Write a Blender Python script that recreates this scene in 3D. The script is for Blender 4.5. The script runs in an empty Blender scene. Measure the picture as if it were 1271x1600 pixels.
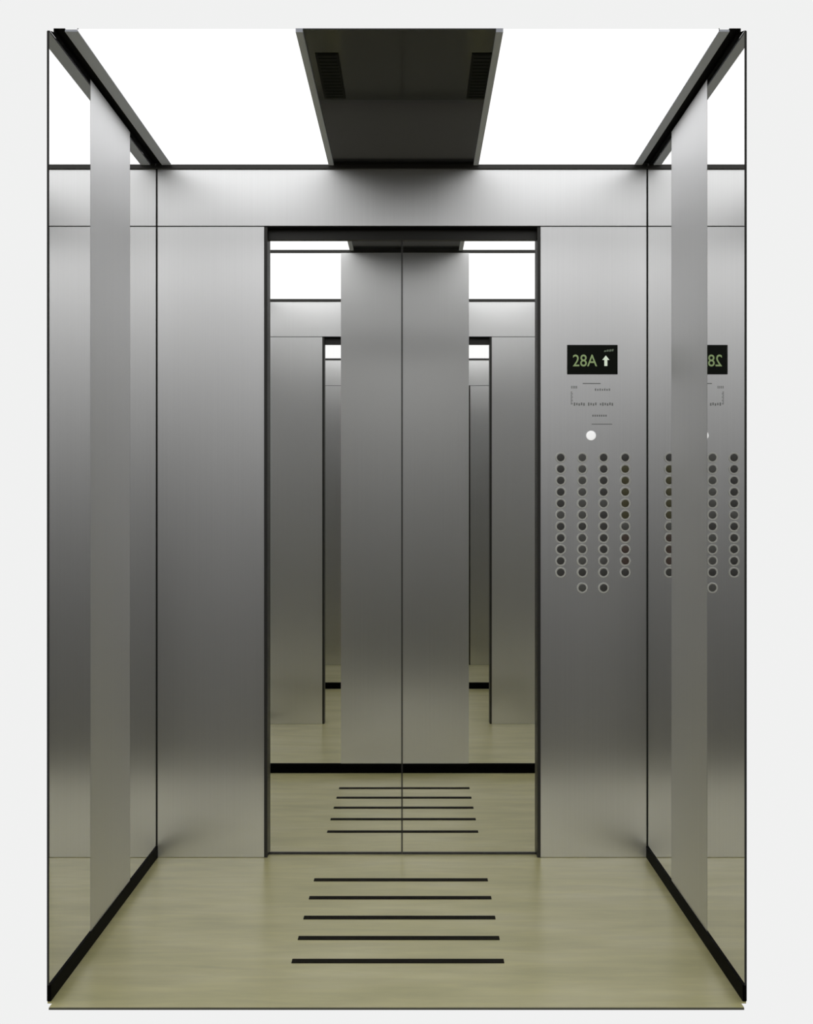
import bpy, math, random
random.seed(7)
S = bpy.context.scene
COL = S.collection

# ------------------------------------------------------------------ measures
s = 1.6 / 767.0                 # metres per pixel on the plane of the front wall
D = 4.59                        # camera to front wall
F = D / s                       # focal length in pixels
H = 540 * s                     # eye height above the floor
DEPTH = 1.40                    # depth of the car
RC = 0.0459                     # doors stand this far behind the front wall face
def X(px): return (px - 648) * s
def Z(py): return H + (800 - py) * s
def Y(r): return -(1 - 1 / r) * D
X0, X1 = X(245), X(1012)        # side walls
ZC = Z(258)                     # ceiling
YW = Y(1.417)                   # open end of the side walls
YC = Y(1.387)                   # open end of the ceiling
YF = Y(1.434)                   # open end of the floor

# ------------------------------------------------------------------ materials
def new_mat(name):
    m = bpy.data.materials.new(name); m.use_nodes = True
    nt = m.node_tree; nt.nodes.clear()
    out = nt.nodes.new('ShaderNodeOutputMaterial')
    return m, nt, out
def principled(name, col, metal=0.0, rough=0.5, spec=0.5, emit=None, estr=0.0):
    m, nt, out = new_mat(name)
    b = nt.nodes.new('ShaderNodeBsdfPrincipled')
    b.inputs['Base Color'].default_value = (*col, 1)
    b.inputs['Metallic'].default_value = metal
    b.inputs['Roughness'].default_value = rough
    b.inputs['Specular IOR Level'].default_value = spec
    if emit:
        b.inputs['Emission Color'].default_value = (*emit, 1)
        b.inputs['Emission Strength'].default_value = estr
    nt.links.new(b.outputs[0], out.inputs[0])
    return m, nt, b
def brushed(name, col, rough, axis_scale=(260, 260, 1.2), amount=0.05, haze=0.0, aniso=0.0):
    m, nt, b = principled(name, col, 1.0, rough)
    tc = nt.nodes.new('ShaderNodeTexCoord'); mp = nt.nodes.new('ShaderNodeMapping')
    mp.inputs['Scale'].default_value = axis_scale
    no = nt.nodes.new('ShaderNodeTexNoise'); no.inputs['Scale'].default_value = 1.0; no.inputs['Detail'].default_value = 3
    nt.links.new(tc.outputs['Object'], mp.inputs[0]); nt.links.new(mp.outputs[0], no.inputs['Vector'])
    mr = nt.nodes.new('ShaderNodeMapRange')
    mr.inputs['To Min'].default_value = rough - amount; mr.inputs['To Max'].default_value = rough + amount
    nt.links.new(no.outputs[0], mr.inputs[0]); nt.links.new(mr.outputs[0], b.inputs['Roughness'])
    mx = nt.nodes.new('ShaderNodeMix'); mx.data_type = 'RGBA'
    mx.inputs[6].default_value = (*[c * 0.96 for c in col], 1); mx.inputs[7].default_value = (*[min(1, c * 1.04) for c in col], 1)
    nt.links.new(no.outputs[0], mx.inputs[0]); nt.links.new(mx.outputs[2], b.inputs['Base Color'])
    if aniso:                                           # vertical hairlines spread the reflection sideways
        b.inputs['Anisotropic'].default_value = aniso
        ge = nt.nodes.new('ShaderNodeNewGeometry'); cr_ = nt.nodes.new('ShaderNodeVectorMath'); cr_.operation = 'CROSS_PRODUCT'
        cr_.inputs[1].default_value = (0, 0, 1)
        nt.links.new(ge.outputs['True Normal'], cr_.inputs[0]); nt.links.new(cr_.outputs[0], b.inputs['Tangent'])
    if haze:                                            # hairline grinding: a wide soft lobe beside the clear one
        g = nt.nodes.new('ShaderNodeBsdfAnisotropic'); g.distribution = 'MULTI_GGX'; g.inputs['Roughness'].default_value = 0.62
        nt.links.new(mx.outputs[2], g.inputs['Color'])
        ms = nt.nodes.new('ShaderNodeMixShader'); ms.inputs[0].default_value = haze
        out = [n for n in nt.nodes if n.type == 'OUTPUT_MATERIAL'][0]
        nt.links.new(b.outputs[0], ms.inputs[1]); nt.links.new(g.outputs[0], ms.inputs[2]); nt.links.new(ms.outputs[0], out.inputs[0])
    return m

STEEL = brushed('brushed_steel', (0.78, 0.78, 0.78), 0.31, amount=0.02, haze=0.10, aniso=0.86)
STEEL_SIDE = brushed('brushed_steel_coarse', (0.80, 0.80, 0.81), 0.48, amount=0.03, haze=0.0)
MIRROR = brushed('polished_mirror_steel', (0.86, 0.86, 0.855), 0.012, amount=0.004)
SEAMG = principled('seam_backing', (0.07, 0.07, 0.065), 0, 0.6, 0.1)[0]
DARK = principled('black_gap', (0.006, 0.006, 0.006), 0, 0.7, 0.05)[0]
TRIMD = principled('dark_bronze_trim', (0.030, 0.029, 0.026), 0.3, 0.4)[0]
RAIL = principled('grey_painted_rail', (0.70, 0.73, 0.82), 0.0, 0.5)[0]
BASE = principled('black_plinth', (0.002, 0.002, 0.0015), 0.0, 0.6, 0.03)[0]
CPAN = principled('dark_gloss_ceiling_panel', (0.018, 0.021, 0.016), 0.0, 0.12, 0.5)[0]
CPAN2 = principled('dark_gloss_ceiling_panel_grey', (0.028, 0.029, 0.034), 0.0, 0.16, 0.5)[0]
VENT = principled('black_vent', (0.006, 0.007, 0.004), 0.0, 0.6, 0.1)[0]
SHEETEDGE = principled('sheet_edge', (0.05, 0.05, 0.048), 0.0, 0.6, 0.2)[0]
LIGHT = principled('white_light_diffuser', (0.12, 0.12, 0.12), 0, 0.6, 0.1, (0.99, 0.995, 1.0), 1.2)[0]
FLEDGE = principled('floor_edge', (0.16, 0.16, 0.12), 0, 0.6, 0.2)[0]
STRIP = principled('dark_inlay', (0.008, 0.006, 0.001), 0, 0.6, 0.06)[0]
SCREEN = principled('display_glass', (0.002, 0.004, 0.001), 0, 0.3, 0.12)[0]
DIGIT = principled('display_green', (0.05, 0.07, 0.03), 0, 0.5, 0.3, (0.36, 0.48, 0.22), 0.52)[0]
ARROW = principled('display_white', (0.1, 0.1, 0.1), 0, 0.5, 0.3, (0.75, 0.85, 0.68), 0.75)[0]
DIM = principled('display_dim', (0.02, 0.03, 0.02), 0, 0.5, 0.3, (0.30, 0.36, 0.26), 0.30)[0]
LAMP = principled('white_lamp', (0.7, 0.7, 0.7), 0, 0.4, 0.4, (1, 1, 1), 0.62)[0]
ENGR = principled('engraved_mark', (0.27, 0.28, 0.27), 0.5, 0.45)[0]
RING = principled('button_ring_steel', (0.72, 0.72, 0.70), 0.0, 0.45)[0]
CAPS = [principled('button_cap_' + n, c, 0.2, 0.4)[0] for n, c in
        (('charcoal', (0.075, 0.073, 0.071)), ('grey', (0.13, 0.13, 0.125)), ('olive', (0.10, 0.092, 0.045)), ('brown', (0.10, 0.070, 0.058)))]

# floor: beige olive stone vinyl with soft clouding and faint veins
FLOOR, nt, b = principled('beige_stone_floor', (0.5, 0.46, 0.26), 0, 0.28, 0.5)
tc = nt.nodes.new('ShaderNodeTexCoord'); mp = nt.nodes.new('ShaderNodeMapping'); mp.inputs['Scale'].default_value = (1.0, 2.6, 1)
n1 = nt.nodes.new('ShaderNodeTexNoise'); n1.inputs['Scale'].default_value = 2.2; n1.inputs['Detail'].default_value = 5; n1.inputs['Roughness'].default_value = 0.55
nt.links.new(tc.outputs['Object'], mp.inputs[0]); nt.links.new(mp.outputs[0], n1.inputs['Vector'])
cr = nt.nodes.new('ShaderNodeValToRGB')
e = cr.color_ramp.elements
e[0].position = 0.30; e[0].color = (0.66, 0.625, 0.300, 1)
e[1].position = 0.70; e[1].color = (0.84, 0.79, 0.46, 1)
em = cr.color_ramp.elements.new(0.5); em.color = (0.76, 0.71, 0.36, 1)
nt.links.new(n1.outputs[0], cr.inputs[0])
mp2 = nt.nodes.new('ShaderNodeMapping'); mp2.inputs['Scale'].default_value = (1.2, 7.0, 1); mp2.inputs['Rotation'].default_value = (0, 0, 0.12)
n2 = nt.nodes.new('ShaderNodeTexNoise'); n2.inputs['Scale'].default_value = 3.0; n2.inputs['Detail'].default_value = 8; n2.inputs['Distortion'].default_value = 0.8
nt.links.new(tc.outputs['Object'], mp2.inputs[0]); nt.links.new(mp2.outputs[0], n2.inputs['Vector'])
vr = nt.nodes.new('ShaderNodeMapRange'); vr.inputs['From Min'].default_value = 0.3; vr.inputs['From Max'].default_value = 0.7
vr.inputs['To Min'].default_value = 0.90; vr.inputs['To Max'].default_value = 1.05
nt.links.new(n2.outputs[0], vr.inputs[0])
mul = nt.nodes.new('ShaderNodeMix'); mul.data_type = 'RGBA'; mul.blend_type = 'MULTIPLY'; mul.inputs[0].default_value = 1
nt.links.new(cr.outputs[0], mul.inputs[6]); nt.links.new(vr.outputs[0], mul.inputs[7]); nt.links.new(mul.outputs[2], b.inputs['Base Color'])

# door sheet: clear with a light tint, no mirror; its reflection is built geometry
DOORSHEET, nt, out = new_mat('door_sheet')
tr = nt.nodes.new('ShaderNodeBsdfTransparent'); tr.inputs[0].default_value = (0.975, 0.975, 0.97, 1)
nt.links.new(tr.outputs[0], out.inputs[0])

# ------------------------------------------------------------------ mesh helpers
class MB:
    def __init__(self): self.v = []; self.f = []; self.m = []; self.mats = []
    def mi(self, m):
        if m not in self.mats: self.mats.append(m)
        return self.mats.index(m)
    def box(self, x0, x1, y0, y1, z0, z1, m):
        i = len(self.v)
        self.v += [(x, y, z) for z in (z0, z1) for y in (y0, y1) for x in (x0, x1)]
        k = self.mi(m)
        for q in ((0,2,3,1), (4,5,7,6), (0,1,5,4), (2,6,7,3), (0,4,6,2), (1,3,7,5)):
            self.f.append(tuple(i + a for a in q)); self.m.append(k)
        return self
    def prism_x(self, poly, x0, x1, m, me=None):       # polygon in (y, z) extruded along x
        i = len(self.v); n = len(poly)
        self.v += [(x0, *p) for p in poly] + [(x1, *p) for p in poly]
        self.f += [tuple(range(i, i + n)), tuple(range(i + 2*n - 1, i + n - 1, -1))]; self.m += [self.mi(m)] * 2
        for a in range(n):
            b_ = (a + 1) % n
            self.f.append((i + a, i + b_, i + n + b_, i + n + a)); self.m.append(self.mi(me or m))
        return self
    def prism_y(self, poly, y0, y1, m):                # polygon in (x, z) extruded along y
        i = len(self.v); n = len(poly)
        self.v += [(p[0], y0, p[1]) for p in poly] + [(p[0], y1, p[1]) for p in poly]
        self.f += [tuple(range(i, i + n)), tuple(range(i + 2*n - 1, i + n - 1, -1))]; self.m += [self.mi(m)] * 2
        for a in range(n):
            b_ = (a + 1) % n
            self.f.append((i + a, i + b_, i + n + b_, i + n + a)); self.m.append(self.mi(m))
        return self
    def lathe_y(self, prof, m, n=28):                  # profile (radius, y) turned about the y axis
        i = len(self.v)
        for r, y in prof:
            for k in range(n):
                a = 2 * math.pi * k / n
                self.v.append((r * math.cos(a), y, r * math.sin(a)))
        k_ = self.mi(m)
        for j in range(len(prof) - 1):
            for k in range(n):
                a = i + j*n + k; b_ = i + j*n + (k+1) % n
                self.f.append((a, b_, b_ + n, a + n)); self.m.append(k_)
        self.f.append(tuple(range(i + (len(prof)-1)*n, i + len(prof)*n))); self.m.append(k_)
        return self
    def build(self, name, parent=None, bevel=0.0, smooth=False, loc=(0, 0, 0)):
        me = bpy.data.meshes.new(name); me.from_pydata(self.v, [], self.f)
        for m in self.mats: me.materials.append(m)
        for p, k in zip(me.polygons, self.m): p.material_index = k; p.use_smooth = smooth
        import bmesh
        bm = bmesh.new(); bm.from_mesh(me); bmesh.ops.recalc_face_normals(bm, faces=bm.faces); bm.to_mesh(me); bm.free()
        o = bpy.data.objects.new(name, me); COL.objects.link(o); o.location = loc
        if parent: o.parent = parent
        if bevel:
            bv = o.modifiers.new('bevel', 'BEVEL'); bv.width = bevel; bv.segments = 2; bv.limit_method = 'ANGLE'
        return o
def tag(o, label=None, cat=None, group=None, kind=None):
    if label: o['label'] = label
    if cat: o['category'] = cat
    if group: o['group'] = group
    if kind: o['kind'] = kind
    return o
def empty(name, loc=(0, 0, 0)):
    o = bpy.data.objects.new(name, None); COL.objects.link(o); o.location = loc; o.empty_display_size = 0.1
    return o

# ------------------------------------------------------------------ car modules
T = 0.0044                       # sheet thickness
SEAM = 1.3 * s
ZH = Z(353)                      # lower edge of the header
PX = (413, 418, 840, 845)        # outer and inner edges of the door jambs
FS = Y(1.0/0.906)                # side wall: where the steel panel starts
FE = Y(1.0/0.7955)               # and ends
def ysub(a, sg, o): return tuple(sorted((o + sg * a[0], o + sg * a[1])))

def front_sheets(mb_head, mb_l, mb_r, face, sg):
    """brushed sheets on one face of the front wall; sg = -1 the side towards the car"""
    ya = tuple(sorted((face, face - sg * T)))
    if mb_head: mb_head.box(X0 + SEAM, X1 - SEAM, *ya, ZH, Z(264), STEEL)
    if mb_l: mb_l.box(X0 + SEAM, X(PX[0]), *ya, 0.001, ZH - 1.5*s, STEEL)
    if mb_r: mb_r.box(X(PX[3]), X1 - SEAM, *ya, 0.001, ZH - 1.5*s, STEEL)

def front_core(mb, y0):
    a, b = y0 + T, y0 + 2*RC - T
    mb.box(X0 - 0.01, X(PX[0]), a, b, 0, ZC + .02, SEAMG)
    mb.box(X(PX[3]), X1 + 0.01, a, b, 0, ZC + .02, SEAMG)
    mb.box(X(PX[0]), X(PX[3]), a, b, ZH - 3*s, ZC + .02, DARK)

def jambs(mb, y0):
    for a, b in ((PX[0], PX[1]), (PX[2], PX[3])):
        mb.box(X(a), X(b), y0 - .001, y0 + 2*RC + .001, 0.0005, ZH - 2*s, TRIMD)

# --- front wall
wf = empty('wall_front', (0, 0, 0))
tag(wf, 'brushed steel wall around the lift doors, plain panel left of the doors and header above', 'wall', kind='structure')
core = MB(); front_core(core, 0); core.build('wall_core', wf)
h, l = MB(), MB(); front_sheets(h, l, None, 0, -1)
h.build('header_panel', wf, .0006); l.build('return_panel', wf, .0006)
for a, b in ((PX[0], PX[1]), (PX[2], PX[3])):
    MB().box(X(a), X(b), -.001, 2*RC + .001, 0.0005, ZH - 2*s, TRIMD).build('door_jamb', wf)
tb = MB().box(X(PX[1]), X(PX[2]), RC - .012, RC + .012, ZH - 18.6*s, ZH - 3*s, TRIMD)
tb.build('door_track_cover', wf)

# --- doors: two clear leaves meeting in the middle, their mirror image built behind
def door(name, xa, xb, label, edge_right):
    r = empty(name, ((xa + xb) / 2, RC, 0)); tag(r, label, 'elevator door', 'pair of polished lift doors', 'structure')
    w = (xb - xa) / 2; e_ = 1.1 * s
    zb, zt = .002, ZH - 18.6*s
    xm0, xm1 = (-w, w - e_) if edge_right else (-w + e_, w)
    MB().box(xm0, xm1, -.002, .002, zb + 2.4*s, zt, DOORSHEET).build('clear_sheet', r)
    x = w if edge_right else -w
    tag(MB().box(min(x, x - e_ if edge_right else x + e_), max(x, x - e_ if edge_right else x + e_), -.006, .006, zb, zt, TRIMD).build('meeting_edge', r), 'dark meeting edge')
    MB().box(xm0, xm1, -.006, .006, zb, zb + 2.4*s, TRIMD).build('bottom_edge', r)
    return r
xm = X(628.3)
door('door_1', X(PX[1]) , xm - .0002, 'left lift door leaf, clear panel with mirrored floor strips and steel built behind', True)
door('door_2', xm + .0002, X(PX[2]), 'right clear-sheet lift door leaf with its reflection built behind, nearest the button panel', False)

# --- side walls
def side_wall(name, xi, sgn, y_near, label):
    r = empty(name, (0, 0, 0)); tag(r, label, 'wall', kind='structure')
    zt = Z(262)
    xs = tuple(sorted((xi, xi + sgn * T)))
    g = .0012
    zb = .037
    MB().box(*xs, FS + g, -SEAM, zb, zt, MIRROR).build('mirror_panel', r)
    MB().box(*xs, FE + g, FS - g, zb, zt, STEEL_SIDE).build('brushed_panel', r)
    yk = Y(1.392)
    mp_ = MB().prism_x([(y_near, zb), (FE - g, zb), (FE - g, zt), (yk, zt), (y_near, Z(269))], xs[0], xs[1], MIRROR, SHEETEDGE)
    mp_.build('mirror_panel', r)
    xo = tuple(sorted((xi + sgn * T, xi + sgn * (T + .002))))
    MB().prism_x([(y_near+.004, 0), (0.01, 0), (0.01, zt), (yk, zt), (y_near+.004, Z(269))], xo[0], xo[1], DARK).build('backing_sheet', r)
    return r
side_wall('wall_left', X0, -1, YW, 'left lift wall with brushed steel panel between two mirror panels')
side_wall('wall_right', X1, 1, YW, 'right lift wall with brushed steel panel between two mirror panels, beside the buttons')
for nm, xi, sgn in (('baseboard_left', X0, 1), ('baseboard_right', X1, -1)):
    xs = tuple(sorted((xi - sgn * T, xi + sgn * .004)))
    tag(MB().box(*xs, YW, -.0005, 0.0003, .038, BASE).build(nm, bevel=.0006),
        'black plinth along the foot of the %s wall' % nm.split('_')[1], 'baseboard', kind='structure')

# --- floor
XL, XR = X(249.4), X(1007.4)      # sill lip, a little narrower than the car
tag(MB().box(X0 - .004, X1 + .004, YW, 2*RC, -.0042, 0, FLOOR).box(XL, XR, YF + .001, YW, -.0042, 0, FLOOR).build('floor'), 'beige olive stone floor of the lift', 'floor', kind='structure')
tag(MB().box(XL, XR, YF - .001, YF + .001, -.005, -.0003, FLEDGE).build('trim_1'), 'grey edge strip along the near end of the floor', 'trim', kind='structure')

ry = (1.0648, 1.1167, 1.1741, 1.2333, 1.300)
names = ('dark inlaid floor strip closest to the lift doors', 'dark inlaid floor strip, second from the lift doors',
         'dark inlaid floor strip in the middle of the five', 'dark inlaid floor strip, second from the near floor edge',
         'dark inlaid floor strip nearest the front edge of the floor, looks longest')
strips_y = []
for r_, lb in zip(ry, names):
    yc = Y(r_); strips_y.append(yc)
    st = MB().box(X(500.5), X(755.6), -.0165, .0165, 0, .0012, STRIP).build('floor_strip', loc=(0, yc, .0001), bevel=.0004)
    tag(st, lb, 'floor strip', 'five dark strips set in the floor')

# --- ceiling: two white light panels, dark centre panel, rails
RX = (254, 269, 991, 1003)
def ceil_parts(y_near, y_far):
    return (y_near, y_far)
CPX = (514, 748)
def make_light(name, xa, xb, y0, y1, label):
    r = empty(name, ((xa + xb) / 2, (y0 + y1) / 2, ZC)); tag(r, label, 'ceiling light', 'white luminous ceiling panels')
    hx, hy = (xb - xa) / 2, (y1 - y0) / 2
    MB().box(-hx, hx, -hy, hy, 0, .004, LIGHT).build('diffuser', r)
    hs = MB(); hs.box(-hx, hx, -hy + .2, hy, .004, .05, DARK); hs.build('housing', r)
    return r
make_light('ceiling_light', X(RX[1]) - .002, X(CPX[0]), YC, -.004, 'white luminous ceiling panel left of the dark centre panel')
make_light('ceiling_light', X(CPX[1]), X(RX[2]) + .002, YC, -.004, 'white luminous ceiling panel right of the dark centre panel, above the buttons')

cp = empty('ceiling', ((X(CPX[0]) + X(CPX[1])) / 2, YC / 2, ZC)); cx = cp.location.x; cy = cp.location.y
tag(cp, 'dark glossy centre panel of the lift ceiling between the two lights', 'ceiling', kind='structure')
hw = (X(CPX[1]) - X(CPX[0])) / 2; tw = 8 * s
ys = Y(1.186)
MB().box(-hw + tw, hw - tw, YC - cy, ys - cy - .001, .003, .006, CPAN).build('near_panel', cp)
MB().box(-hw + tw, hw - tw, ys - cy + .001, -.03 - cy, .003, .02, CPAN2).build('far_panel', cp)
MB().box(-hw + tw, hw - tw, -.03 - cy, -.004 - cy, .001, .02, VENT).build('end_strip', cp)
for q in (-1, 1):
    xs = sorted((q * hw, q * (hw - tw)))
    tag(MB().box(*xs, YC - cy, -.004 - cy, -.003, .006, RAIL).build('edge_trim', cp), 'grey edge trim')
MB().box(-hw, hw, YC + .2 - cy, -.004 - cy, .02, .05, DARK).build('back_box', cp)
for xa, xb, lb in ((530, 558, 'small black vent in the dark ceiling panel, on its left edge'), (716, 741, 'small black vent in the dark ceiling panel, on its right edge')):
    v = empty('ceiling_vent', (X((xa + xb) / 2), (Y(1.319) + Y(1.19)) / 2, ZC)); tag(v, lb, 'vent', 'vents in the dark ceiling panel')
    a, b_ = (X(xb) - X(xa)) / 2, (Y(1.19) - Y(1.319)) / 2
    MB().box(-a, a, -b_, b_, .0012, .003, VENT).build('cover_plate', v)
    n = 14; g = MB()
    for k in range(n):
        yy = -b_ + .012 + k * (2*b_ - .024) / (n - 1)
        g.box(-a + .006, a - .006, yy - .005, yy + .005, 0, .0012, VENT)
    g.build('grille', v)

for nm, xa, xb, wall, lb in (('trim_2', RX[0], RX[1], X0, 'left'), ('trim_3', RX[2], RX[3], X1, 'right')):
    tr_ = MB().box(X(xa), X(xb), YC, -.004, ZC - .002, ZC + .003, RAIL)
    a, b_ = sorted((wall + (-.006 if wall < 0 else .006), X(xa) if wall < 0 else X(xb)))
    tr_.box(a, b_, YC, -.004, ZC + .004, ZC + .006, DARK)
    tr_.box(*((X(xb) - .002, X(xb)) if wall < 0 else (X(xa), X(xa) + .002)), YC, -.004, ZC + .0, ZC + .006, DARK)
    tr_.box(*((wall - .008, wall - .0045) if wall < 0 else (wall + .0045, wall + .008)), YC, -.004, ZC - .012, ZC + .006, DARK)
    tag(tr_.build(nm), 'grey rail and black shadow gap along the %s edge of the ceiling' % lb, 'trim', kind='structure')
tag(MB().box(X0, X1, -.010, .002, Z(264.5), ZC + .002, TRIMD).build('trim_4'), 'thin dark trim where the ceiling meets the wall above the doors', 'trim', kind='structure')

# ------------------------------------------------------------------ button panel
P = empty('control_panel', (X((PX[3] + 1012) / 2), 0, 0))
tag(P, 'tall brushed steel lift control panel with display and four columns of round buttons', 'control panel')
ox = P.location.x
fp = MB(); front_sheets(None, None, fp, 0, -1)
fp.v = [(a - ox, b_, c) for a, b_, c in fp.v]
fp.build('faceplate', P, .0006)
def px_(x): return X(x) - ox
scr = MB().box(px_(886.5), px_(965.5), -.0022, .001, Z(585), Z(539), SCREEN).build('display_screen', P, .001)
tag(scr, 'black floor display reading 28A with an up arrow')
cu = bpy.data.curves.new('floor_number', 'FONT'); cu.body = '28A'; cu.size = .056; cu.align_x = 'CENTER'; cu.align_y = 'CENTER'; cu.extrude = .0002; cu.offset = .0002
cu.materials.append(DIGIT)
tx0 = bpy.data.objects.new('number_outline', cu); COL.objects.link(tx0); bpy.context.view_layer.update()
me_ = bpy.data.meshes.new_from_object(tx0.evaluated_get(bpy.context.evaluated_depsgraph_get())); me_.name = 'floor_number'
bpy.data.objects.remove(tx0)
tx = bpy.data.objects.new('floor_number', me_); COL.objects.link(tx)
tx.rotation_euler = (math.pi / 2, 0, 0); tx.location = (px_(914), -.0025, Z(564.5)); tx.scale = (.86, .98, 1); tx.parent = scr
cxp, czp = px_(947), Z(564)
ar = MB().prism_y([(cxp - 5.6*s, czp + 1.5*s), (cxp, czp + 8.5*s), (cxp + 5.6*s, czp + 1.5*s), (cxp + 2.4*s, czp + 1.5*s), (cxp + 2.4*s, czp - 8*s), (cxp - 2.4*s, czp - 8*s), (cxp - 2.4*s, czp + 1.5*s)], -.0027, -.002, ARROW)
ar.build('up_arrow', scr)
mk = MB()
for xa, xb, za, zb_ in ((944, 947, 550, 547.5), (948, 951, 549.5, 546.5), (952, 955, 549.5, 546), (956, 958.5, 549, 545.5)):
    mk.prism_y([(px_(xa), Z(za)), (px_(xb), Z(za)), (px_(xb) + .8*s, Z(zb_)), (px_(xa) + .8*s, Z(zb_))], -.0027, -.002, DIM)
mk.build('display_mark', scr)
# faint, unreadable engraving under the display
en = MB()
def mark(xa, xb, ya, yb): en.box(px_(xa), px_(xb), -.0003, .001, Z(yb), Z(ya), ENGR)
mark(911, 939, 598.5, 600)
for k in range(7): mark(930 + k*3.6, 932 + k*3.6, 607 + (k % 2) * .6, 610.5)
for k in range(4): mark(893 + k*2.6, 894.3 + k*2.6, 603, 607)
for k in range(8): mark(892.4, 894.4 + (k % 2), 612 + k*2.6, 613.4 + k*2.6)
for k in range(17):
    if k in (5, 10): continue
    mark(897 + k*3.7, 899.2 + k*3.7, 629 + (k % 3) * .6, 634 - (k % 2) * .8)
for k in range(7): mark(926 + k*3.4, 928 + k*3.4, 648, 651)
mark(925, 957, 662.2, 663.4)
tag(en.build('engraved_lettering', P), 'faint grey engraved marking')
lm = MB().lathe_y([(.0155, 0), (.0155, -.003), (.0135, -.0042), (.006, -.005)], LAMP).build('indicator_lamp', P, smooth=True, loc=(px_(924), 0, Z(680.5)))
tag(lm, 'round white lit lamp')
ringm = MB().lathe_y([(.0178, .001), (.0178, -.0016), (.0170, -.0026), (.0134, -.0026), (.0124, -.0018), (.0122, .0005), (.001, .0005)], RING)
b0 = ringm.build('floor_button', P, smooth=False, loc=(0, 0, 0))
capm = MB().lathe_y([(.0119, .0004), (.0119, -.0024), (.0104, -.0032), (.004, -.0035)], CAPS[0])
c0 = capm.build('button_cap', b0, smooth=False)
capmesh = [c0.data]
for m_ in CAPS[1:]:
    d = c0.data.copy(); d.materials[0] = m_; capmesh.append(d)
spots = [(x, 715 + k * 17.93, i, k) for i, x in enumerate((876.5, 910.3, 943.6, 977.4)) for k in range(11)] + [(910.3, 918.5, 1, 11), (943.6, 918.5, 2, 11)]
for n, (x, y, i, k) in enumerate(spots):
    if n == 0: o, c = b0, c0
    else:
        o = b0.copy(); COL.objects.link(o); o.parent = P
        c = c0.copy(); COL.objects.link(c); c.parent = o
    o.location = (px_(x), 0, Z(y))
    w = 0
    if i in (1,) or (k * 7 + i) % 5 == 0: w = 1
    if i == 3 and 1 <= k <= 5: w = 2
    if i == 3 and 7 <= k <= 9: w = 3
    if (i, k) in ((1, 6), (0, 0), (0, 10), (1, 10)): w = 0
    c.data = capmesh[w]

# ------------------------------------------------------------------ copied rooms added behind the clear doors as their reflection
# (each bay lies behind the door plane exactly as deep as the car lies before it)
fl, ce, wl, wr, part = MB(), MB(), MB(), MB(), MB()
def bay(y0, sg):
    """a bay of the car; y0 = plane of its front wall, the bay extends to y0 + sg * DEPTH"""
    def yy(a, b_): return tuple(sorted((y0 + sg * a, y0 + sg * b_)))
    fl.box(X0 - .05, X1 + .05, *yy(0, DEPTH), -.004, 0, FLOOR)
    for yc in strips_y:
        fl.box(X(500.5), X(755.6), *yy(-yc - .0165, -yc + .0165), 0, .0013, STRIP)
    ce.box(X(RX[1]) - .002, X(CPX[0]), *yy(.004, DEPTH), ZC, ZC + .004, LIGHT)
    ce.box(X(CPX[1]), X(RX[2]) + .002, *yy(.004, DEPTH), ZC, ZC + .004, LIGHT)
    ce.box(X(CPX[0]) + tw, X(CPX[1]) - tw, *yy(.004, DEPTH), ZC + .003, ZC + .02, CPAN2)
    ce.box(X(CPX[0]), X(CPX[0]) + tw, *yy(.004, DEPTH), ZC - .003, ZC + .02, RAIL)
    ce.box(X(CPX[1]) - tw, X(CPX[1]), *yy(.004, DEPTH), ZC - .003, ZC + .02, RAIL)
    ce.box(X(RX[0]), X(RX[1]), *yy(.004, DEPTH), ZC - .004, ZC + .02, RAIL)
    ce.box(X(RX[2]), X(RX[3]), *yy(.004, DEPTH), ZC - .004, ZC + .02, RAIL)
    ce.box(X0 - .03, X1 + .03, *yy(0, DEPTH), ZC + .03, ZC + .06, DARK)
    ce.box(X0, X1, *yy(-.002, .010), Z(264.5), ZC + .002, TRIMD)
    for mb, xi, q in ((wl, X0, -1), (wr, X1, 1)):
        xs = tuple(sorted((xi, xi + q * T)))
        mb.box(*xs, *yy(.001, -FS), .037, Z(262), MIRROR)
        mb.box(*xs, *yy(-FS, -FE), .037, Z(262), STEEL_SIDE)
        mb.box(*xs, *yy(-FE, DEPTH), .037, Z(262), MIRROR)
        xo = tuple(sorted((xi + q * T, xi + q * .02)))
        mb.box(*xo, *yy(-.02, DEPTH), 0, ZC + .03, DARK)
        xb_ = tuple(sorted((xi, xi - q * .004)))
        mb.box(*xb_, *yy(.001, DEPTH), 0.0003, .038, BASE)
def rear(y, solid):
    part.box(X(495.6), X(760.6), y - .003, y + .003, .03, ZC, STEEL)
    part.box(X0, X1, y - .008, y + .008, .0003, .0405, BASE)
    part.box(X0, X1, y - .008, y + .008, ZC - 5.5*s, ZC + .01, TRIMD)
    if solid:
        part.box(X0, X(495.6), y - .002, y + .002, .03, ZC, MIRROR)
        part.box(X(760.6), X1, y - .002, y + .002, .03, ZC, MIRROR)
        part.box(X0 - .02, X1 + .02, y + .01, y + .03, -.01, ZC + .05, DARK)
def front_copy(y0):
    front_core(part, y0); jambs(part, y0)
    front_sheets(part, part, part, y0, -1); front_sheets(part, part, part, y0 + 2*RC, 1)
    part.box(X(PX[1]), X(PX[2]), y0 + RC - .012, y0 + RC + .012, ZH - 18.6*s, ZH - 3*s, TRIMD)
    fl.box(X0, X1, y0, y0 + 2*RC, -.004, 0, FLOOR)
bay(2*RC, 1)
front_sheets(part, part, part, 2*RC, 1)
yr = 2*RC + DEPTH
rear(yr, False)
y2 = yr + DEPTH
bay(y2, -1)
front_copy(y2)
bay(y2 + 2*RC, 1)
rear(y2 + 2*RC + DEPTH, True)
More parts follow.
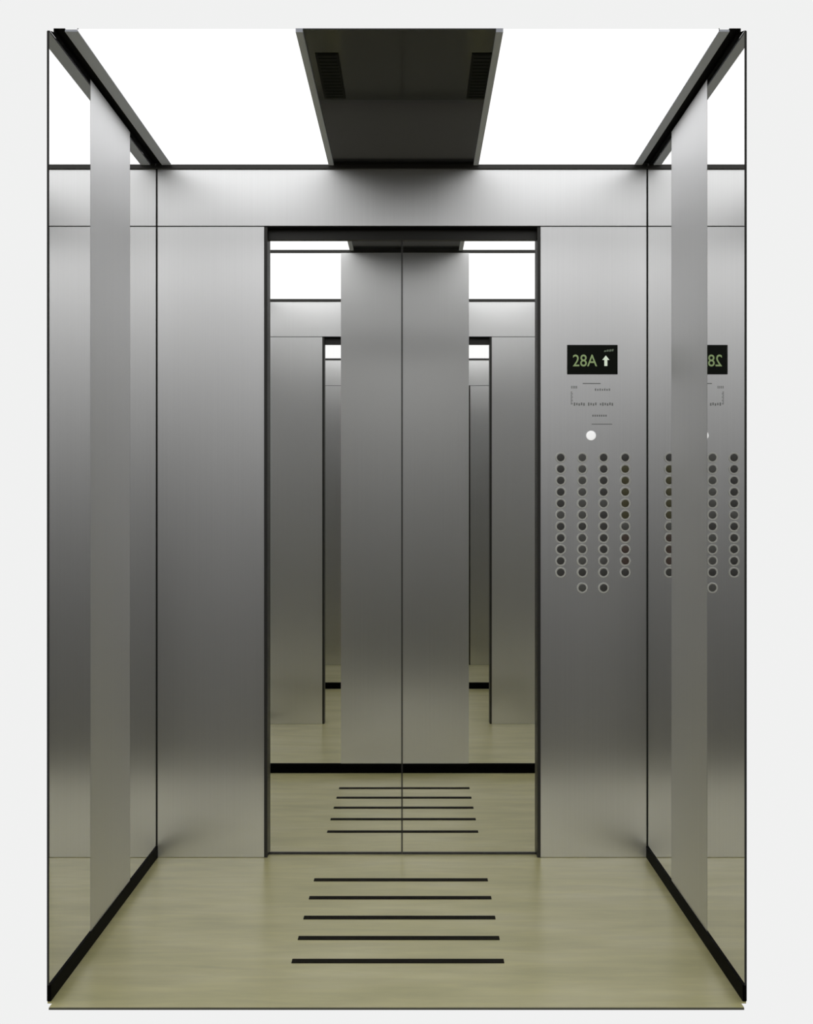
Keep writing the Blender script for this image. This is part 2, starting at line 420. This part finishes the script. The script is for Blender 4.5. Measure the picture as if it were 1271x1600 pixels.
tag(fl.build('floor_built_reflection'), 'beige floor with dark strips built behind the clear lift doors as their reflection', 'floor', kind='structure')
tag(ce.build('ceiling_built_reflection'), 'white lit ceiling built behind the clear lift doors as their reflection', 'ceiling', kind='structure')
tag(wl.build('wall_left_built_reflection'), 'left steel wall built behind the clear lift doors as their reflection', 'wall', kind='structure')
tag(wr.build('wall_right_built_reflection'), 'right steel wall built behind the clear lift doors as their reflection', 'wall', kind='structure')
tag(part.build('wall_rear_built_reflection'), 'rear wall with brushed centre panel and black plinth built behind the clear doors as their reflection', 'wall', kind='structure')

# ------------------------------------------------------------------ surroundings: plain white ahead, made-up gradient behind that shades the steel
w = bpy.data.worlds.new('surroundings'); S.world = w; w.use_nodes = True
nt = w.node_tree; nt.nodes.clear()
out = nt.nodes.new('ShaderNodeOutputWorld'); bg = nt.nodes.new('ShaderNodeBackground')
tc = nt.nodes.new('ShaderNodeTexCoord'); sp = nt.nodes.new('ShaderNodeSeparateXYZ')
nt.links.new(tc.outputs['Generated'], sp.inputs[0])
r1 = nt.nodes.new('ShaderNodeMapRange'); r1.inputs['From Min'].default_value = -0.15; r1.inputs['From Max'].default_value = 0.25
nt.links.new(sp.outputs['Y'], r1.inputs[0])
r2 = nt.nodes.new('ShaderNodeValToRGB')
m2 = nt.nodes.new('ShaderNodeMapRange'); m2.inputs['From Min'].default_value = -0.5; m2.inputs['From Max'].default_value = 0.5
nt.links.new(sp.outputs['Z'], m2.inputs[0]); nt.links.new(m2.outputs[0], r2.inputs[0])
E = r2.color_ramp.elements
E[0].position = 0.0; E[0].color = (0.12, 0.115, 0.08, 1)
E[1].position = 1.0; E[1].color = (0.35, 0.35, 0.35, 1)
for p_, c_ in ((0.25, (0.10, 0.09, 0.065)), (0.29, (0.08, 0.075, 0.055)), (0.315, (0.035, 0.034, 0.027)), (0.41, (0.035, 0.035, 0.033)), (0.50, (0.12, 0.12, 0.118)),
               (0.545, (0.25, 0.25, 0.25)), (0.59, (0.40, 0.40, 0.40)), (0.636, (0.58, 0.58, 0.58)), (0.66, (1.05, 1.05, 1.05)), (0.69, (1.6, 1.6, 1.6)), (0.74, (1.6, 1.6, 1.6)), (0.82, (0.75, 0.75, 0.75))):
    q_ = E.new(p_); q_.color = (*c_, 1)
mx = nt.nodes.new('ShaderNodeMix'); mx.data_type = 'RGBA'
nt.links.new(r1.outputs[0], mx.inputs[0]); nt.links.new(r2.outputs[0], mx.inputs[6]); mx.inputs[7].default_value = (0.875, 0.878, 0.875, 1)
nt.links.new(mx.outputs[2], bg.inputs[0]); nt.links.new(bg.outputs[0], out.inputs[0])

# ------------------------------------------------------------------ camera and view
cam = bpy.data.cameras.new('camera'); co = bpy.data.objects.new('camera', cam); COL.objects.link(co)
co.location = (0, -D, H); co.rotation_euler = (math.pi / 2, 0, 0)
cam.sensor_width = 36; cam.sensor_fit = 'AUTO'; cam.lens = F / 1600 * 36
cam.shift_x = -(648 - 635.5) / 1600; cam.shift_y = 0
cam.clip_start = 0.05; cam.clip_end = 100
S.camera = co
S.view_settings.view_transform = 'Standard'; S.view_settings.look = 'None'
S.view_settings.exposure = 0; S.view_settings.gamma = 1; S.view_settings.use_curve_mapping = False
S.cycles.max_bounces = 14; S.cycles.glossy_bounces = 10; S.cycles.diffuse_bounces = 6; S.cycles.transparent_max_bounces = 24
S.cycles.use_denoising = True; S.cycles.sample_clamp_indirect = 4
